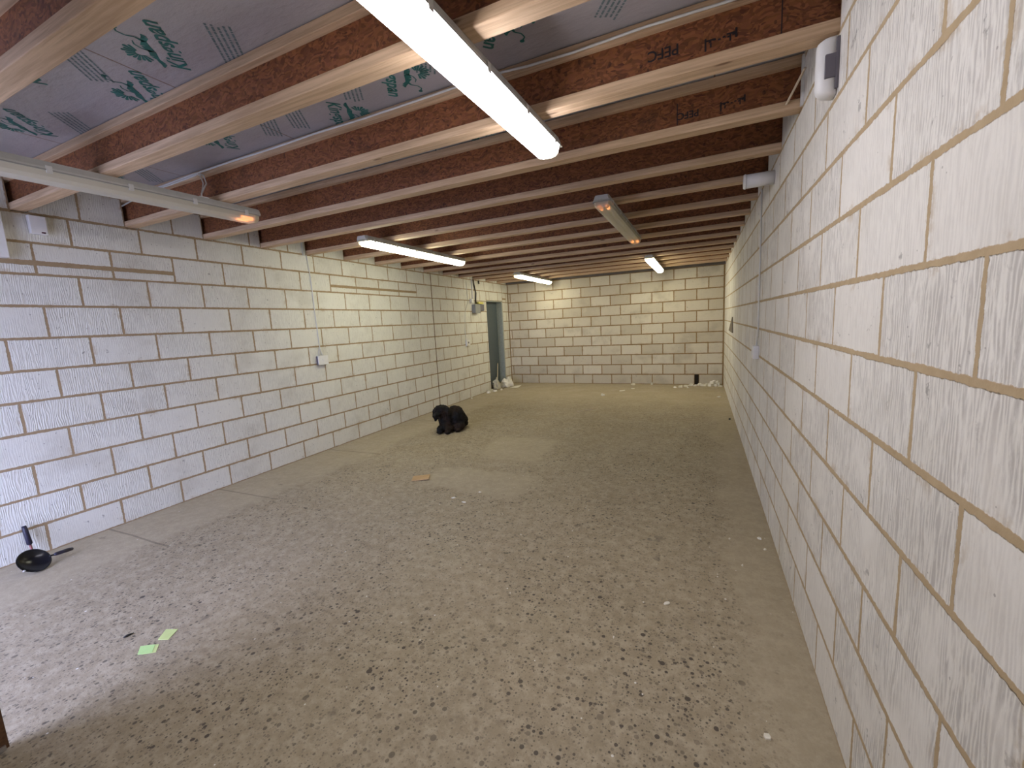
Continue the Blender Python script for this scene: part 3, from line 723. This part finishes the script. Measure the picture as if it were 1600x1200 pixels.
sack('crumpled dusty white sack heaped on the floor in the far doorway', .13, 9.24, .15, .18, .20, PAPER, 3)
sack('greyish sack slumped beside the white sack in the far doorway', .02, 8.90, .09, .12, .22, CLOTH, 5)
bm = bmesh.new(); vs = [bm.verts.new(p) for p in ((.30, 9.02, .006), (.50, 9.06, .008), (.46, 9.36, .02), (.32, 9.30, .01))]; f = bm.faces.new(vs)
r = bmesh.ops.extrude_face_region(bm, geom=[f]); [setattr(v.co, 'z', v.co.z-.004) for v in r['geom'] if isinstance(v, bmesh.types.BMVert)]
tag(obj('paper_sheet', bm, PAPER), 'pale flat sheet spread in front of the white sack', 'sheet')
tag(obj('wooden_stick', tb([(-.07, 9.10, .012), (-.135, 9.33, .56)], .011, 8), STICK), 'pale wooden stick leaning in the far doorway', 'stick')

# ------------------------------------------------------------ dog: one continuous body grown from joined ellipsoids
t = thing('dog', 'small curly dark brown dog lying by the left wall with its head raised', 'dog', (1.08, 5.16, 0), 0)
def dog_body():
    bm = bmesh.new()
    def ell(c, r, rz=0, rx=0):
        b2 = bmesh.new(); bmesh.ops.create_icosphere(b2, subdivisions=3, radius=1)
        Mx = Matrix.Translation(c) @ Matrix.Rotation(rz, 4, 'Z') @ Matrix.Rotation(rx, 4, 'X') @ Matrix.Diagonal((*r, 1))
        b2.transform(Mx); me = bpy.data.meshes.new('x'); b2.to_mesh(me); b2.free(); bm.from_mesh(me); bpy.data.meshes.remove(me)
    # local frame: +f towards the viewer side where the chest is, s = the dog's side
    for c, r, rz in [
        ((.055, .06, .175), (.150, .165, .178), .35),  # rump and back
        ((.10, .13, .12), (.115, .12, .115), .2),      # haunch
        ((.135, .00, .075), (.085, .12, .075), .3),    # thigh
        ((-.03, -.05, .165), (.125, .13, .150), .2),   # chest
        ((-.05, -.08, .245), (.105, .100, .09), 0),    # neck
        ((-.075, -.115, .320), (.115, .105, .080), .3),# skull
        ((-.095, -.215, .275), (.048, .065, .044), .2),# muzzle
        ((-.185, -.105, .255), (.036, .050, .105), 0), # ear
        ((.035, -.135, .265), (.036, .048, .100), 0),  # ear
        ((-.075, -.17, .355), (.065, .050, .038), 0),  # brow curls
        ((-.075, -.17, .065), (.055, .11, .055), .1),  # foreleg
        ((-.02, -.12, .075), (.10, .10, .075), 0),
        ((.045, -.15, .060), (.055, .11, .050), -.1),  # foreleg
        ((-.065, -.235, .032), (.042, .050, .030), 0), # paw
        ((.050, -.240, .032), (.042, .050, .030), 0),  # paw
        ((.150, -.09, .036), (.045, .070, .034), .2),  # hind paw
        ((.12, .20, .05), (.05, .08, .045), -.6),      # tail
    ]: ell(c, r, rz)
    for v in bm.verts: v.co.z = max(v.co.z, .004)
    return bm
body = obj('body', dog_body(), FUR, t, True)
m = body.modifiers.new('r', 'REMESH'); m.mode = 'VOXEL'; m.voxel_size = .009; m.use_smooth_shade = True
m = body.modifiers.new('s', 'SMOOTH'); m.iterations = 4; m.factor = .6
tx = bpy.data.textures.new('curl', 'CLOUDS'); tx.noise_scale = .035; tx.noise_depth = 3
m = body.modifiers.new('d', 'DISPLACE'); m.texture = tx; m.strength = .030; m.mid_level = .5
bm = bmesh.new(); bmesh.ops.create_icosphere(bm, subdivisions=2, radius=.016); o = obj('nose', bm, BLACKP, t, True); o.location = (-.108, -.280, .285)
for sx in (-.045, .045):
    bm = bmesh.new(); bmesh.ops.create_icosphere(bm, subdivisions=2, radius=.011); o = obj('eye', bm, PANM, t, True); o.location = (-.084+sx, -.218, .322)
t.rotation_euler = (0, 0, math.radians(8))
